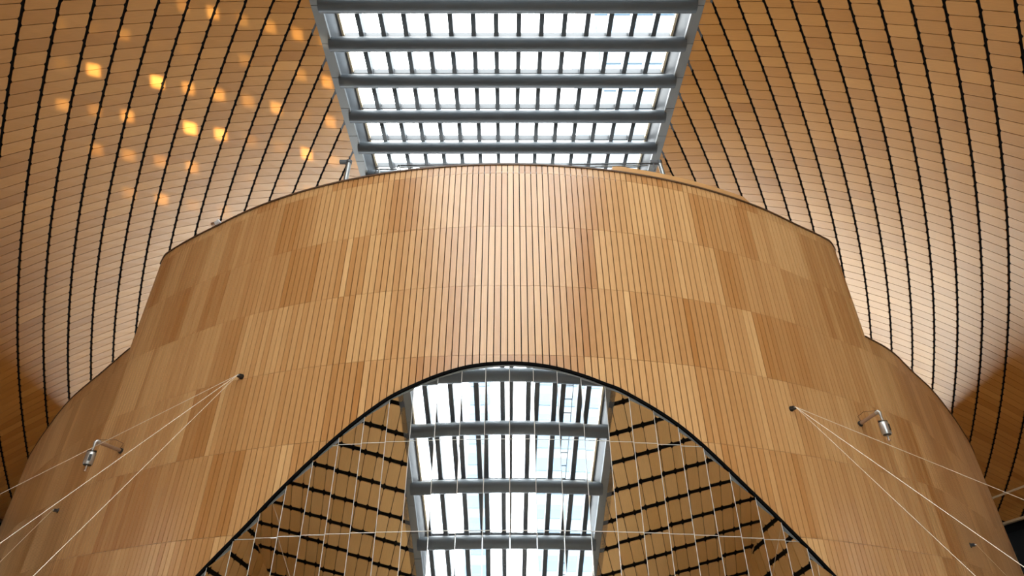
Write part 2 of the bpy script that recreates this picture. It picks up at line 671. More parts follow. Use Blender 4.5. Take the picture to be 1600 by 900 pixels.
# ------------------------------------------------------------------ arched mirror-glass window in the drum
win = tag(empty('window_2', W((0, 1.0, Z_FLOOR))), 'arched window of mirror glass panes in the curved timber wall', 'window', kind='structure')
PW, FACET_K = 0.0419, 0.40
S_C = 0.0035                                   # a seam stands just right of the arch's axis
zr = [0.60, 0.3373, 0.1936, 0.050, Z_FLOOR]
CHK = {}


def facet(j):
    """pane column j: its centre on the wall curve and a normal turned only part of the way round"""
    s = S_C + (j + 0.5) * PW
    phi = s / R
    c = np.array((R * math.sin(phi), 1 + R - R * math.cos(phi)))
    a = phi * FACET_K
    tdir = np.array((math.cos(a), math.sin(a)))
    ndir = np.array((math.sin(a), -math.cos(a)))
    return s, c, tdir, ndir


def facet_pt(j, du, z, off):
    s, c, td, nd = facet(j)
    p = c + td * du + nd * off
    return W((p[0], p[1], z))


for j in range(-19, 19):
    s, c, td, nd = facet(j)
    s0, s1 = s - PW / 2, s + PW / 2
    for r_ in range(len(zr) - 1):
        zt, zbm = zr[r_], zr[r_ + 1]
        sub = np.linspace(s0, s1, 7)
        tops = [min(zt, z_arch(q) - 0.001) for q in sub]
        if max(tops) <= zbm + 0.002:
            continue
        # outline: along the bottom then back along the (possibly arched) top
        g = 0.0006
        cols = [(q - s, tt) for q, tt in zip(sub, tops)]
        ok = [(u * (1 - 2 * g / PW), tt - g) for u, tt in cols if tt > zbm + 0.0015]
        if len(ok) < 2:
            continue
        outline = [(ok[0][0], zbm + g), (ok[-1][0], zbm + g)] + [p for p in reversed(ok)]
        clean = []
        for p in outline:
            if not clean or math.hypot(p[0] - clean[-1][0], p[1] - clean[-1][1]) > 1e-5:
                clean.append(p)
        mb = MB()
        mb.prism([facet_pt(j, u, z, -0.002) for u, z in clean], [facet_pt(j, u, z, -0.0045) for u, z in clean], back=True)
        mb.build('pane', 'mirror_glass', win)
    # silver sealant joints: uprights on the left edge of every column, and one bar per row
    # (on the edge that stands proud of its neighbour: the outer one on either side of the axis)
    for eu in ((-PW / 2,) if j < 0 else (-PW / 2, PW / 2) if j == 0 else (PW / 2,)):
        tl = z_arch(s + eu) - 0.001
        if tl > Z_FLOOR:
            mb = MB()
            mb.bar(facet_pt(j, eu, Z_FLOOR, -0.0022), facet_pt(j, eu, tl, -0.0022), 0.013, 0.01, up=(0, 1, 0))
            mb.build('upright_seam', 'seam_silver', win)
    for z in zr[1:-1]:
        if z < max(z_arch(s0), z_arch(s1)) - 0.002:
            mb = MB()
            u0 = -PW / 2
            u1 = PW / 2
            if z_arch(s0) < z:
                u0 = np.interp(z, [z_arch(s0), z_arch(s1)], [u0, u1])
            if z_arch(s1) < z:
                u1 = np.interp(-z, [-z_arch(s0), -z_arch(s1)], [-PW / 2, PW / 2])
            mb.bar(facet_pt(j, u0, z, -0.0019), facet_pt(j, u1, z, -0.0021), 0.012, 0.012)
            mb.build('cross_seam', 'seam_silver', win)
# black arch frame with a pale inner bead
for nm, mt, w0, w1, oo, oi in (('arch_frame', 'frame_black', 0.0040, -0.0012, 0.004, -0.012), ('arch_bead', 'curb_grey', -0.0012, -0.0028, 0.000, -0.012)):
    mb = MB()
    prev = None
    A = ARCH_C
    for k in range(len(A)):
        tg = A[min(k + 1, len(A) - 1)] - A[max(k - 1, 0)]
        tg = tg / np.hypot(*tg)
        nn = np.array((-tg[1], tg[0]))
        q = []
        for w_, o in ((w0, oo), (w1, oo), (w1, oi), (w0, oi)):
            s, z = A[k] + nn * w_
            q.append(on_path(PATH_LOW[-1 if s < 0 else 1], -1 if s < 0 else 1, s, z, o))
        if prev:
            for e in range(4):
                f = (e + 1) % 4
                mb.poly([prev[e], prev[f], q[f], q[e]])
        prev = q
    mb.build(nm, mt, win)

# ------------------------------------------------------------------ timber vault left and right
XS, XW, Z0, H = 0.338 * ROOF_H, 1.9, 0.57, ROOF_H
_th = np.linspace(0, math.pi / 2, 240)
PX = np.concatenate([XS + (XW - XS) * np.sin(_th), [XW] * 20])
PZ = np.concatenate([Z0 + (H - Z0) * np.cos(_th), np.linspace(Z0, -0.13, 21)[1:]])
PS = np.concatenate([[0], np.cumsum(np.hypot(np.diff(PX), np.diff(PZ)))])
S_END = float(np.interp(-0.505, -PZ, PS))      # foot of the panelling
S_BEG = 0.012


def vault(sd, s, y, off=0.0):
    """off > 0 = into the room"""
    x, z = np.interp(s, PS, PX), np.interp(s, PS, PZ)
    e = 0.01
    x0, x1 = np.interp([s - e, s + e], PS, PX)
    z0, z1 = np.interp([s - e, s + e], PS, PZ)
    tx, tz = x1 - x0, z1 - z0
    l = math.hypot(tx, tz)
    nx, nz_ = tz / l, -tx / l
    return W((sd * (x + nx * off), y, z + nz_ * off))


TW, TL, ROT, RT_ROT = 0.058, 0.150, math.radians(19), math.radians(14)   # wider panels behind the viewer
CS = [[0.73181, 0.47736, -0.03238, 0.00459, -0.62153, 0.0147, 0.0395, 0.00563, -0.00298, 0.00246],
      [1.93934, 0.66978, -0.04528, 0.00826, 0.21362, 0.18828, 0.04221, -0.03686, 0.0372, -0.0088]]
CR = [-0.675, -0.2262, 0.1192, -0.0784, 0.0212, 0.0077]


def grid(sd, k, q):
    """rib number k (0 outermost in view) and course q -> (s, y) on the vault"""
    qn = q / 20 - 1
    if sd > 0:
        kn = k / 6 - 1
        k = k + CR[0] + CR[1] * kn + CR[2] * qn + CR[3] * kn * qn + CR[4] * qn * qn + CR[5] * kn * kn
    i = k / 7 - 1
    b_ = [i ** a * qn ** c for a in range(4) for c in range(4 - a)]
    return sum(x * y for x, y in zip(CS[0], b_)), sum(x * y for x, y in zip(CS[1], b_))


def clip(poly, f):
    """keep the part of a 2-D polygon where f(p) >= 0 (f linear)"""
    out = []
    for a, b_ in zip(poly, poly[1:] + poly[:1]):
        fa, fb = f(a), f(b_)
        if fa >= 0:
            out.append(a)
        if (fa >= 0) != (fb >= 0):
            t_ = fa / (fa - fb)
            out.append(tuple(x + (y - x) * t_ for x, y in zip(a, b_)))
    return out


def behind_drum(p):
    """is the panel hidden by the drum as seen from the camera"""
    x, y, z = p[0] / D, p[1] / D, (p[2] - CAMZ) / D
    t_y = 1 + R
    a = x * x + y * y
    b_ = y * t_y
    c = t_y * t_y - R * R
    disc = b_ * b_ - a * c
    if disc > 0:
        t0 = (b_ - math.sqrt(disc)) / a
        if 0 < t0 < 1 and z * t0 < Z_TOP:
            return True
    P = PATH_LOW[-1 if x < 0 else 1].p
    r = abs(x) / y if y > 0 else 9
    rr = P[:, 0] / P[:, 1]
    if r < rr.max():
        k = int(np.argmax(rr >= r))
        t0 = P[k, 1] / y
        if t0 < 1 and z * t0 < Z_WING:
            return True
    return False


for sd, nm, lab in ((-1, 'wall_left', 'tall vault of oak panels with black ribs left of the skylight'),
                    (1, 'wall_right', 'tall vault of oak panels with black ribs right of the skylight')):
    wl = tag(empty(nm, W((sd * XW, 1.5, Z_FLOOR))), lab, 'wall', kind='structure')
    rnd = random.Random(5 + sd)
    pcs = []
    for c in range(-7, 18):
        colt = rnd.uniform(-0.04, 0.04)
        for r_ in range(-10, 64):
            q0 = r_ + (0.5 if c % 2 else 0.0)
            g, h = 0.048, 0.022                # half rib gap in columns, half joint in courses
            ch, cq = 0.035, 0.13               # corner rounding
            pl = [(c + g + ch, q0 + h), (c + 1 - g - ch, q0 + h), (c + 1 - g, q0 + h + cq), (c + 1 - g, q0 + 1 - h - cq),
                  (c + 1 - g - ch, q0 + 1 - h), (c + g + ch, q0 + 1 - h), (c + g, q0 + 1 - h - cq), (c + g, q0 + h + cq)]
            sy = [grid(sd, k, q) + (k, q) for k, q in pl]
            if not (-0.1 < sy[0][0] < S_END + 0.2 and 0.75 < sy[0][1] < 3.6):
                continue
            sy = clip(sy, lambda p: p[0] - S_BEG)
            if len(sy) >= 3:
                sy = clip(sy, lambda p: S_END - p[0])
            if len(sy) < 3:
                continue
            outer = [vault(sd, p[0], p[1], 0.0) for p in sy]
            inner = [vault(sd, p[0], p[1], -0.003) for p in sy]
            v = [Vector(p) for p in outer]
            nrm = sum(((v[k] - v[0]).cross(v[k + 1] - v[0]) for k in range(1, len(v) - 1)), Vector())
            if nrm.length < 0.02:
                continue
            inward = Vector(vault(sd, sy[0][0], sy[0][1], 0.01)) - v[0]
            ru, rv = rnd.random() * 90, rnd.random() * 90
            uv = [(p[2] * 1.45 + ru, p[3] * 0.7 + rv) for p in sy]
            if nrm.dot(inward) < 0:
                outer, inner, uv = outer[::-1], inner[::-1], uv[::-1]
            mb = MB()
            mb.prism(outer, inner, uv, min(1, max(0, 0.5 + colt + rnd.gauss(0, 0.16))))
            cen = sum(v, Vector()) / len(v)
            pcs.append((0 if behind_drum(cen) else screen_area(outer), mb))
    emit_pieces(pcs, 'panel', 'panel_wood', wl)
    bk = MB()
    ys = (0.78, 2.4, 4.3)
    ssb = np.linspace(S_BEG - 0.004, S_END, 60)
    for a, b_ in zip(ssb[:-1], ssb[1:]):
        for y0, y1 in zip(ys[:-1], ys[1:]):
            q = [vault(sd, a, y0, -0.0035), vault(sd, b_, y0, -0.0035), vault(sd, b_, y1, -0.0035), vault(sd, a, y1, -0.0035)]
            bk.poly(q if sd < 0 else q[::-1])
    bk.build('rib_backing', 'black_gap', wl)
    # plain timber lining nearer the viewer, outside the picture: above the side window and behind it
    ln = MB()
    ssb = np.linspace(S_BEG, PS[-1], 50)
    zs = [float(np.interp(q, PS, PZ)) for q in ssb]
    for a, b_, za in zip(ssb[:-1], ssb[1:], zs[:-1]):
        for y0, y1 in ((-1.75, 0.95),):
            q = [vault(sd, a, y0, -0.0033), vault(sd, b_, y0, -0.0033), vault(sd, b_, y1, -0.0033), vault(sd, a, y1, -0.0033)]
            ln.poly(q if sd < 0 else q[::-1], tone=0.5)
    ln.build('lining', 'black_gap', wl)
    rt = MB()
    er, ej = (math.cos(RT_ROT), math.sin(RT_ROT)), (-math.sin(RT_ROT), math.cos(RT_ROT))
    for i in range(-40, 70):
        for j in range(-14, 26):
            u0, w0 = i * TW, j * TL
            g, h, cu, cw = 0.0016, 0.0115, 0.006, 0.008
            pl = [(u0 + g + cu, w0 + h), (u0 + TW - g - cu, w0 + h), (u0 + TW - g, w0 + h + cw), (u0 + TW - g, w0 + TL - h - cw),
                  (u0 + TW - g - cu, w0 + TL - h), (u0 + g + cu, w0 + TL - h), (u0 + g, w0 + TL - h - cw), (u0 + g, w0 + h + cw)]
            p2 = [(u * er[0] + w_ * ej[0], u * er[1] + w_ * ej[1], u, w_) for u, w_ in pl]     # (backwards from y = 0.75, down the vault)
            for f in (lambda p: p[0], lambda p: 2.45 - p[0], lambda p: p[1] - S_BEG, lambda p: PS[-1] - 0.01 - p[1]):
                if len(p2) >= 3:
                    p2 = clip(p2, f)
            if len(p2) < 3:
                continue
            outer = [vault(sd, p[1], 0.75 - p[0], 0.0) for p in p2]
            inner = [vault(sd, p[1], 0.75 - p[0], -0.003) for p in p2]
            ru, rv = rnd.random() * 90, rnd.random() * 90
            uv = [(p[3] * D + ru, p[2] * D + rv) for p in p2]
            if sd > 0:
                outer, inner, uv = outer[::-1], inner[::-1], uv[::-1]
            rt.prism(outer, inner, uv, min(1, max(0, rnd.gauss(0.5, 0.15))))
    o = rt.build('rear_panel_mass', 'pale_wood', wl)
    o['kind'] = 'stuff'
    # dark gallery under the panelling
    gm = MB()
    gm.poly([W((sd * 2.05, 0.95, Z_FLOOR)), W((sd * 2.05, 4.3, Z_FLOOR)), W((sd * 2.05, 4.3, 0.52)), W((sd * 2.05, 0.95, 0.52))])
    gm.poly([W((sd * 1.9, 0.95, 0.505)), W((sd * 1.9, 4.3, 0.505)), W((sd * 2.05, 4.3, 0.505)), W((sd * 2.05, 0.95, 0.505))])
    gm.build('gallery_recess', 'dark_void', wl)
    rl = MB()
    rl.bar(W((sd * 1.885, 1.2, 0.50)), W((sd * 1.885, 4.2, 0.50)), 0.25, 0.10)
    rl.build('bottom_trim', 'cream' if sd > 0 else 'rim_trim', wl)

# end walls and floor (outside the picture; they close the hall)
fl = MB()
fl.poly([W((-2.1, -1.75, Z_FLOOR)), W((2.1, -1.75, Z_FLOOR)), W((2.1, 4.3, Z_FLOOR)), W((-2.1, 4.3, Z_FLOOR))])
tag(fl.build('floor', 'floor_stone'), 'pale stone floor of the hall below the picture', 'floor', kind='structure')
ew = tag(empty('window_3', W((0, 4.3, Z_FLOOR))), 'glazed end of the hall hidden behind the drum', 'window', kind='structure')
EX = np.linspace(-1.85, 1.85, 9)
for x0, x1 in zip(EX[:-1], EX[1:]):
    for z0, z1 in ((-0.05, 0.37), (0.37, 0.79)):
        mb = MB()
        mb.poly([W((x0, 4.3, z0)), W((x1, 4.3, z0)), W((x1, 4.3, z1)), W((x0, 4.3, z1))])
        mb.build('pane', 'clear_glass', ew)
for x in EX:
    mb = MB()
    mb.bar(W((x, 4.3, -0.05)), W((x, 4.3, 0.79)), 0.12, 0.16, up=(0, 1, 0))
    mb.build('mullion', 'steel_dark', ew)
for z in (-0.05, 0.37, 0.79):
    mb = MB()
    mb.bar(W((-1.85, 4.3, z)), W((1.85, 4.3, z)), 0.12, 0.12)
    mb.build('transom', 'steel_dark', ew)

wf = MB()
wf.poly([W((-2.1, 4.3, Z_FLOOR)), W((2.1, 4.3, Z_FLOOR)), W((2.1, 4.3, -0.05)), W((-2.1, 4.3, -0.05))], tone=0.4)
for sd in (-1, 1):
    wf.poly([W((sd * 1.85, 4.3, -0.05)), W((sd * 2.1, 4.3, -0.05)), W((sd * 2.1, 4.3, 0.79)), W((sd * 1.85, 4.3, 0.79))], tone=0.4)
wf.poly([W((-2.1, 4.3, 0.79)), W((2.1, 4.3, 0.79)), W((2.1, 4.3, 2.05)), W((-2.1, 4.3, 2.05))], tone=0.4)
tag(wf.build('wall_far', 'panel_wood'), 'timber end wall hidden behind the drum', 'wall', kind='structure')

# ------------------------------------------------------------------ skylight (flat part over the drum, sloping part behind the viewer)
sky = tag(empty('window_1', W((0, 1.5, H))), 'long roof skylight with round steel cross beams and rows of panes', 'window', kind='structure')
GZ, GX, MP = 2.0, 0.598, 0.081
beamY = [0.44, 0.60, 0.76, 0.92, 1.08, 1.242, 1.392, 1.552, 1.7246, 1.8976, 2.068, 2.24, 2.41]
mull = [(k - 6.5) * MP for k in range(14)]
edges = [-GX] + mull + [GX]


def sky_part(frame, beams, l0, l1, mw, br):
    """frame(x, l, h): x across, l along, h height above the beam plane"""
    for l in beams:
        mb = MB()
        mb.tube([frame(-0.628, l, 0), frame(0.628, l, 0)], br * D, 20)
        o = mb.build('beam', 'steel_beam', sky)
        smooth_by_angle(o)
        cb = MB()
        cb.bar(frame(-GX, l + 0.032, 0.094), frame(GX, l + 0.032, 0.094), 0.010 * D, 0.022 * D)
        cbo = cb.build('crossbar', 'steel_dark', sky)
        fb = MB()
        fb.bar(frame(-GX, l + 0.024, 0.075), frame(GX, l + 0.024, 0.075), 0.0045 * D, 0.0045 * D)
        fb.build('crossbar_flange', 'steel_dark', cbo)
    for x in mull:
        mb = MB()
        mb.bar(frame(x, l0, 0.083), frame(x, l1, 0.083), mw * D, 0.04 * D, up=Vector(frame(0, l0, 1)) - Vector(frame(0, l0, 0)))
        mb.build('mullion', 'steel_dark', sky)
    bounds = [l0] + [b_ + 0.032 for b_ in beams if l0 < b_ + 0.032 < l1] + [l1]
    for a, b_ in zip(bounds[:-1], bounds[1:]):
        if b_ - a < 0.02:
            continue
        for x0, x1 in zip(edges[:-1], edges[1:]):
            mb = MB()
            g = 0.001
            o4 = [frame(x0 + g, a + g, 0.1), frame(x1 - g, a + g, 0.1), frame(x1 - g, b_ - g, 0.1), frame(x0 + g, b_ - g, 0.1)]
            mb.poly(o4)
            mb.build('pane', 'clear_glass', sky)
    for sd in (-1, 1):
        # curb: bottom face in lengths with open joints, leaning side, cream bead along the glass
        n = max(2, int(round((l1 - l0) / 0.15)))
        ls = np.linspace(l0, l1, n + 1)
        for a, b_ in zip(ls[:-1], ls[1:]):
            mb = MB()
            o4 = [frame(sd * 0.655, a + 0.001, -0.004), frame(sd * 0.620, a + 0.001, -0.004), frame(sd * 0.620, b_ - 0.001, -0.004), frame(sd * 0.655, b_ - 0.001, -0.004)]
            i4 = [frame(sd * 0.655, a + 0.001, 0.03), frame(sd * 0.620, a + 0.001, 0.03), frame(sd * 0.620, b_ - 0.001, 0.03), frame(sd * 0.655, b_ - 0.001, 0.03)]
            mb.prism(o4, i4, back=True)
            mb.build('curb_panel', 'curb_grey', sky)
        mb = MB()
        o4 = [frame(sd * 0.622, l0, 0.0), frame(sd * 0.622, l1, 0.0), frame(sd * (GX + 0.004), l1, 0.11), frame(sd * (GX + 0.004), l0, 0.11)]
        i4 = [frame(sd * 0.68, l0, 0.0), frame(sd * 0.68, l1, 0.0), frame(sd * 0.68, l1, 0.11), frame(sd * 0.68, l0, 0.11)]
        mb.prism(o4, i4, back=True)
        mb.build('curb_side', 'curb_side', sky)
        mb = MB()
        mb.bar(frame(sd * (GX + 0.001), l0, 0.092), frame(sd * (GX + 0.001), l1, 0.092), 0.008 * D, 0.014 * D)
        mb.build('edge_bead', 'cream', sky)


sky_part(lambda x, l, h: W((x, l, H + h)), beamY, 0.36, 2.56, 0.0165, 0.0255)
ca_, sa_ = math.cos(SLOPE), math.sin(SLOPE)


def back_frame(x, l, h):
    # l runs down the slope behind the viewer, h outward (up)
    return W((x, SLOPE_Y0 - ca_ * l - sa_ * h, H - sa_ * l + ca_ * h))


backY = [1.88, 2.09, 2.30, 2.512, 2.7067, 2.933, 3.166, 3.40, 3.63]
sky_part(back_frame, [(SLOPE_Y0 - (2 - y)) / ca_ for y in backY], 0.0, 2.56, 0.023, 0.032)

# ------------------------------------------------------------------ sloping timber roof behind the viewer (seen in the mirror glass)
ceil = tag(empty('ceiling', W((0, -0.6, 1.0))), 'sloping panelled roof behind the viewer, mirrored in the arched glass', 'ceiling', kind='structure')
bkm, tl_ = MB(), MB()
rnd = random.Random(3)
for sd in (-1, 1):
    er = (math.cos(ROT), math.sin(ROT))        # along a rib: towards the skylight and down the slope (left side)
    ej = (-math.sin(ROT), math.cos(ROT))
    for i in range(-60, 30):
        for j in range(-12, 30):
            u0, w0 = i * TW, j * TL
            g, h, cu, cw = 0.0016, 0.0115, 0.006, 0.008
            pl = [(u0 + g + cu, w0 + h), (u0 + TW - g - cu, w0 + h), (u0 + TW - g, w0 + h + cw), (u0 + TW - g, w0 + TL - h - cw),
                  (u0 + TW - g - cu, w0 + TL - h), (u0 + g + cu, w0 + TL - h), (u0 + g, w0 + TL - h - cw), (u0 + g, w0 + h + cw)]
            p2 = [(-0.66 + u * er[0] + w_ * ej[0], u * er[1] + w_ * ej[1] , u, w_) for u, w_ in pl]
            p2 = clip(p2, lambda p: -0.657 - p[0])
            for f in (lambda p: p[0] + 2.0, lambda p: p[1], lambda p: 2.56 - p[1]):
                if len(p2) >= 3:
                    p2 = clip(p2, f)
            if len(p2) < 3:
                continue
            outer = [back_frame(-sd * p[0], p[1], 0.0) for p in p2]
            inner = [back_frame(-sd * p[0], p[1], 0.004) for p in p2]
            ru, rv = rnd.random() * 90, rnd.random() * 90
            uv = [(p[3] * D + ru, p[2] * D + rv) for p in p2]
            if sd > 0:
                outer, inner, uv = outer[::-1], inner[::-1], uv[::-1]
            tl_.prism(outer, inner, uv, min(1, max(0, rnd.gauss(0.5, 0.15))))
    bkm.poly([back_frame(sd * 0.65, 0, 0.0045), back_frame(sd * 2.05, 0, 0.0045), back_frame(sd * 2.05, 2.56, 0.0045), back_frame(sd * 0.65, 2.56, 0.0045)])
o = tl_.build('panel_mass', 'pale_wood', ceil)
o['kind'] = 'stuff'
bkm.build('rib_backing', 'black_gap', ceil)
fr = MB()  # unseen roof added to keep skylight glare off the lower vault
fr.prism([W((-0.66, 2.56, H)), W((-0.66, 4.3, H)), W((0.66, 4.3, H)), W((0.66, 2.56, H))], [W((-0.66, 2.56, H + 0.12)), W((-0.66, 4.3, H + 0.12)), W((0.66, 4.3, H + 0.12)), W((0.66, 2.56, H + 0.12))], tone=0.4)
fr.build('shade_roof', 'panel_wood', ceil)
bwm = MB()
zb_ = H - sa_ * 2.56
yb_ = SLOPE_Y0 - ca_ * 2.56
bwm.poly([W((-2.05, yb_, Z_FLOOR)), W((2.05, yb_, Z_FLOOR)), W((2.05, yb_, zb_)), W((-2.05, yb_, zb_))], tone=0.5)
tag(bwm.build('wall_back', 'panel_wood'), 'low timber wall behind the viewer under the sloping roof', 'wall', kind='structure')

# ------------------------------------------------------------------ towers outside, seen through the skylight and in the mirror


def tower(name, label, x0, x1, y0, y1, z1, floors, bays, mat='tower_white'):
    root = tag(empty(name, W(((x0 + x1) / 2, (y0 + y1) / 2, -1))), label, 'building', 'towers outside the skylight')
    mb = MB()
    a = [W((x0, y0, -1)), W((x1, y0, -1)), W((x1, y1, -1)), W((x0, y1, -1))]
    b_ = [W((x0, y0, z1)), W((x1, y0, z1)), W((x1, y1, z1)), W((x0, y1, z1))]
    mb.prism(a, b_, back=True)
    mb.build('shaft', mat, root)
    yf = y0 if y0 > 0 else y1
    out = -0.01 if y0 > 0 else 0.01
    for k in range(floors):
        zz = z1 * (0.12 + 0.86 * k / floors)
        mb = MB()
        mb.bar(W((x0 + 0.04, yf + out, zz)), W((x1 - 0.04, yf + out, zz)), 0.02 * D, z1 * 0.86 / floors * 0.55 * D)
        mb.build('window_band', 'tower_glass', root)
    return root


tower('office_tower', 'pale tower seen through the right panes of the skylight', 1.02, 3.2, 4.6, 6.4, 8.5, 16, 4)
tower('office_tower', 'pale blue tower mirrored in the right of the arched glass', 0.55, 1.9, -6.8, -5.6, 4.6, 14, 4)
tower('office_tower', 'narrow pale tower mirrored in the left of the arched glass', -0.95, -0.35, -8.2, -7.4, 5.2, 14, 3)

lad = tag(empty('roof_ladder', back_frame(0.40, 1.3, 0.15)), 'thin dark ladder on the roof glass, mirrored right of centre in the arched window', 'ladder')
for x in (0.383, 0.425):
    mb = MB()
    mb.bar(back_frame(x, 0.5, 0.15), back_frame(x, 2.5, 0.15), 0.05, 0.08)
    mb.build('rail', 'steel_dark', lad)
for l in np.arange(0.54, 2.5, 0.072):
    mb = MB()
    mb.tube([back_frame(0.383, l, 0.15), back_frame(0.425, l, 0.15)], 0.045, 6)
    mb.build('rung', 'steel_dark', lad)

# ------------------------------------------------------------------ wall-hung steel fixtures on the drum


def fixture(px_base, px_elbow, label):
    p0, sd, s = hit_low(*px_base)
    x, y, nx, ny = PATH_LOW[sd].at(s)
    n = np.array((sd * nx, ny, 0.0))
    base = np.array(p0)
    # elbow: on the ray of its pixel, at the stand-off found by sliding along the ray to the nearest point of the outward line
    d = ray(*px_elbow)
    best = min((np.linalg.norm((base + n * L) + np.array((0, 0, e)) - d * t_) + 0.15 * abs(e), L, e, t_) for L in np.linspace(0.03, 0.16, 40) for e in np.linspace(-0.03, 0.06, 19) for t_ in np.linspace(1.0, 2.6, 130))
    elbow = d * best[3]
    K = 0.66
    root = tag(empty('steel_fixture', W(base)), label, 'fixture', 'steel fixtures hung from arms on the drum wall')
    E_, B_ = Vector(W(elbow)), Vector(W(base))
    ax = (E_ - B_).normalized()
    mb = MB()
    mb.tube([B_, E_], 0.05, 14)
    smooth_by_angle(mb.build('arm', 'bronze', root))
    mb = MB()
    mb.tube([B_, B_ + ax * 0.05], 0.08, 16)
    smooth_by_angle(mb.build('wall_plate', 'black_metal', root))
    mb = MB()
    mb.tube([E_ - ax * 0.06, E_ + ax * 0.03, E_ + ax * 0.06 + Vector((0, 0, -0.04)), E_ + ax * 0.06 + Vector((0, 0, -0.16))], [0.052, 0.055, 0.05, 0.032], 14)
    smooth_by_angle(mb.build('elbow', 'chrome', root), 60)
    c = E_ + ax * 0.06
    dz = lambda z: c + Vector((0, 0, z * K))
    mb = MB()
    mb.tube([dz(-0.22), dz(-0.30), dz(-0.30), dz(-0.38), dz(-0.38), dz(-0.46)], [r * K for r in [0.045, 0.045, 0.06, 0.06, 0.04, 0.04]], 14)
    smooth_by_angle(mb.build('stem', 'chrome', root))
    mb = MB()
    mb.tube([dz(-0.44), dz(-0.49)], 0.115 * K, 18)
    smooth_by_angle(mb.build('collar', 'black_metal', root))
    for k in (-1, 1):
        mb = MB()
        mb.bar(dz(-0.465) + Vector((k * 0.05, 0, 0)), dz(-0.465) + Vector((k * 0.12, 0, 0)), 0.05, 0.05)
        mb.build('wing_nut', 'black_metal', root)
    mb = MB()
    mb.tube([dz(-0.48), dz(-0.50), dz(-0.54), dz(-0.98), dz(-1.02), dz(-1.03)], [r * K for r in [0.10, 0.16, 0.19, 0.19, 0.175, 0.12]], 28)
    can = mb.build('canister', 'chrome', root)
    smooth_by_angle(can, 50)
    # slot in the flank towards the viewer and the dark mouth below
    sx = Vector((0.55 * (1 if sd > 0 else 1), -0.83, 0)).normalized()
    mb = MB()
    mb.bar(dz(-0.62) + sx * 0.112, dz(-0.90) + sx * 0.112, 0.065, 0.04, up=sx)
    mb.build('slot', 'black_metal', can)
    mb = MB()
    mb.tube([dz(-1.005), dz(-1.05), dz(-1.06)], [r * K for r in [0.16, 0.15, 0.10]], 24)
    smooth_by_angle(mb.build('mouth_ring', 'black_metal', can))
    mb = MB()
    mb.tube([dz(-1.04), dz(-1.22)], 0.035 * K, 12)
    noz = mb.build('nozzle', 'chrome', root)
    smooth_by_angle(noz)
    mb = MB()
    mb.tube([dz(-1.20), dz(-1.23), dz(-1.30), dz(-1.31)], [r * K for r in [0.03, 0.065, 0.065, 0.03]], 12)
    smooth_by_angle(mb.build('nozzle_tip', 'bronze', noz))
    # thin looped flex over the arm
    mid = B_ + (E_ - B_) * 0.35
    mb = MB()
    mb.tube([B_ + ax * 0.08 + Vector((0, 0, 0.03)), B_ + ax * 0.02 + Vector((0, 0, 0.22)), mid + Vector((0, 0, 0.24)), B_ + (E_ - B_) * 0.7 + Vector((0, 0, 0.14)), E_ + Vector((0, 0, 0.05))], 0.008, 6)
    mb.build('flex', 'rim_trim', root)
    return root


fixture((190, 705), (153, 690), 'steel canister fixture on an arm, left side of the drum wall')
fixture((1343, 663), (1371, 644), 'steel canister fixture on an arm, right side of the drum wall')

# ------------------------------------------------------------------ cable anchors and cables
ANCH = {}


def anchor(key, px, label):
    p, sd, s = hit_low(*px)
    x, y, nx, ny = PATH_LOW[sd].at(s)
    n = Vector((sd * nx, ny, 0))
    b_ = Vector(W(p))
    root = tag(empty('cable_anchor', b_), label, 'anchor', 'black cable anchors on the drum wall')
    mb = MB()
    mb.tube([b_, b_ + n * 0.02], 0.075, 14)
    mb.build('base_plate', 'black_metal', root)
    mb = MB()
    mb.bar(b_ + n * 0.02, b_ + n * 0.12, 0.11, 0.08)
    blk = mb.build('block', 'black_metal', root)
    mb = MB()
    tip = b_ + n * 0.12
    mb.tube([tip - n * 0.02, tip + n * 0.04], 0.02, 10)
    mb.build('eye', 'chrome', blk)
    ANCH[key] = tip + n * 0.035
    return root


anchor('l1', (378, 589), 'black cable anchor holding three cables left of the arch')
anchor('l2', (91, 798), 'small black cable anchor low on the left of the drum wall')
anchor('r1', (1236, 639), 'black cable anchor holding three cables right of the arch')
anchor('r2', (1516, 852), 'small black cable anchor low on the right of the drum wall')


def cable(key, px_far, label, rad=0.011, sag=0.0, ext=2.5):
    """runs from the anchor to the side gallery; px_far is where its line leaves the picture, extended to the side wall"""
    a = ANCH[key]
    ax_, ay_ = project((a.x / D, a.y / D, (a.z - CAMZ) / D))
    fx, fy = ax_ + (px_far[0] - ax_) * ext, ay_ + (px_far[1] - ay_) * ext
    d = ray(fx, fy)
    # stop at the plane of the gallery front, or overhead of the floor for the steep ones
    t_ = min(1.86 / abs(d[0]), (Z_FLOOR + 0.02) / d[2] if d[2] < 0 else 9)
    b_ = Vector(W(d * t_))
    pts = [a + (b_ - a) * f + Vector((0, 0, -sag * 4 * f * (1 - f))) for f in np.linspace(0, 1, 18)]
    mb = MB()
    mb.tube(pts, rad, 6)
    o = mb.build('cable', 'cable_white')
    tag(o, label, 'cable', 'thin white cables strung from the drum wall')


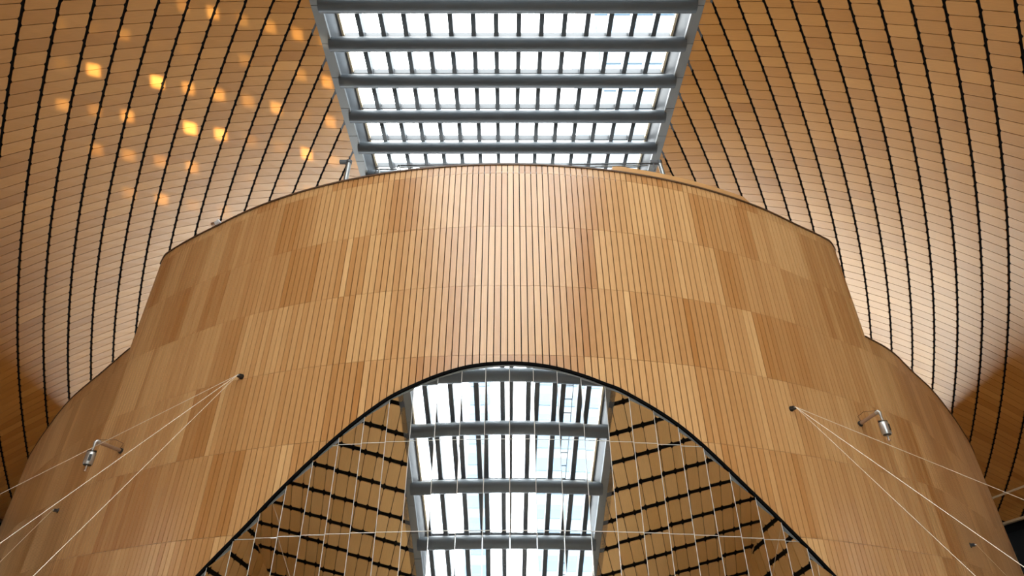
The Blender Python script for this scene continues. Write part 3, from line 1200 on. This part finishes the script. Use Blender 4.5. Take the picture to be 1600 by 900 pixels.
cable('l1', (0, 772), 'uppermost white cable running left from the anchor left of the arch', 0.008)
cable('l1', (0, 849), 'middle white cable running left from the anchor left of the arch', 0.008)
cable('l1', (52, 900), 'lowest white cable running down left from the anchor left of the arch', 0.005)
cable('l2', (0, 878), 'short white cable from the small anchor low on the left', 0.006, ext=4.5)
cable('r1', (1600, 781), 'uppermost white cable running right from the anchor right of the arch', 0.008)
cable('r1', (1600, 886), 'middle white cable running right from the anchor right of the arch', 0.008)
cable('r1', (1524, 900), 'lowest white cable running down right from the anchor right of the arch', 0.005)
cable('r2', (1573, 900), 'short white cable from the small anchor low on the right', 0.006, ext=4.5)

# ------------------------------------------------------------------ things on top of the drum


def at_px(px, rad):
    return Vector(W(hit_circle(px[0], px[1], rad)))


def rail(name, label, lines, rad):
    root = tag(empty(name, at_px(lines[0][1][0], rad)), label, 'railing', 'guard rails on the drum roof')
    for nm, pts, r, mat in lines:
        mb = MB()
        mb.tube([at_px(p, rad) for p in pts], r, 8)
        mb.build(nm, mat, root)
    return root


rail('guard_rail', 'thin stepped steel guard rail above the rim, left end of the skylight',
     [('top_rail', [(586, 270), (588, 264.5), (605, 264.5), (620, 264.3), (622, 258.6), (650, 258.2), (700, 257.3), (740, 256.8)], 0.022, 'steel_dark'),
      ('lower_rail', [(626, 262), (660, 260.5), (690, 259.6)], 0.015, 'pipe_grey'),
      ('post', [(592, 264), (593, 272)], 0.03, 'pipe_grey'),
      ('post', [(625, 259), (625.5, 266)], 0.02, 'pipe_grey')], 1.2)
rail('guard_rail', 'thin straight steel guard rail above the rim, right end of the skylight',
     [('top_rail', [(890, 257.4), (940, 256.2), (985, 255.8), (1028, 255.4)], 0.022, 'steel_dark'),
      ('lower_rail', [(930, 259.8), (970, 259.2), (1012, 258.6)], 0.015, 'pipe_grey'),
      ('post', [(1021, 256), (1023, 266)], 0.03, 'steel_dark'),
      ('post', [(975, 256), (976, 264)], 0.02, 'steel_dark')], 1.2)


def strut(px0, px1, rad, label):
    a, b_ = at_px(px0, 1.16), at_px(px1, 1.16)
    root = tag(empty('pipe_strut', a), label, 'pipe', 'grey pipe struts beside the skylight')
    d = (b_ - a).normalized()
    mb = MB()
    mb.tube([a, b_], rad, 16)
    smooth_by_angle(mb.build('pipe', 'pipe_grey', root))
    mb = MB()
    mb.tube([b_ - d * 0.04, b_ + d * 0.08], rad * 1.25, 16)
    smooth_by_angle(mb.build('end_cap', 'steel_dark', root))
    mb = MB()
    mb.bar(b_ + Vector((-0.35 if px0[0] < 800 else 0.0, 0, 0.03)), b_ + Vector((0.0 if px0[0] < 800 else -0.35, 0, 0.03)), 0.12, 0.12)
    mb.build('bracket', 'steel_dark', root)


strut((539, 287), (545.5, 254), 0.085, 'pale grey pipe strut above the rim left of the skylight')
strut((1037, 275), (1030.5, 254.5), 0.08, 'grey pipe strut above the rim right of the skylight')

lp = at_px((338, 352), 1.285)
root = tag(empty('rim_lamp', lp), 'small white lamp clamped to the left of the drum rim', 'lamp')
mb = MB()
mb.tube([lp + Vector((-0.05, 0, 0.05)), lp + Vector((0.10, -0.04, 0.16))], [0.07, 0.085], 14)
mb.build('head', 'white_paint', root)
mb = MB()
mb.bar(lp + Vector((-0.18, 0, 0.02)), lp + Vector((-0.06, 0, 0.07)), 0.10, 0.12)
mb.build('driver_box', 'bronze', root)
mb = MB()
mb.bar(lp + Vector((0, 0, -0.10)), lp + Vector((0, 0, 0.06)), 0.04, 0.04, up=(1, 0, 0))
mb.build('clamp', 'black_metal', root)

# handrail along the foot of the right vault
gr = tag(empty('gallery_rail', W((1.86, 2.4, 0.52))), 'thin pale gallery rail at the foot of the right vault', 'railing')
mb = MB()
mb.bar(W((1.865, 2.0, 0.590)), W((1.865, 4.0, 0.590)), 0.06, 0.09)
mb.build('top_rail', 'cream', gr)
for y in np.arange(2.05, 3.9, 0.22):
    mb = MB()
    mb.bar(W((1.868, y, 0.507)), W((1.868, y, 0.59)), 0.05, 0.05, up=(0, 1, 0))
    mb.build('post', 'rim_trim', gr)
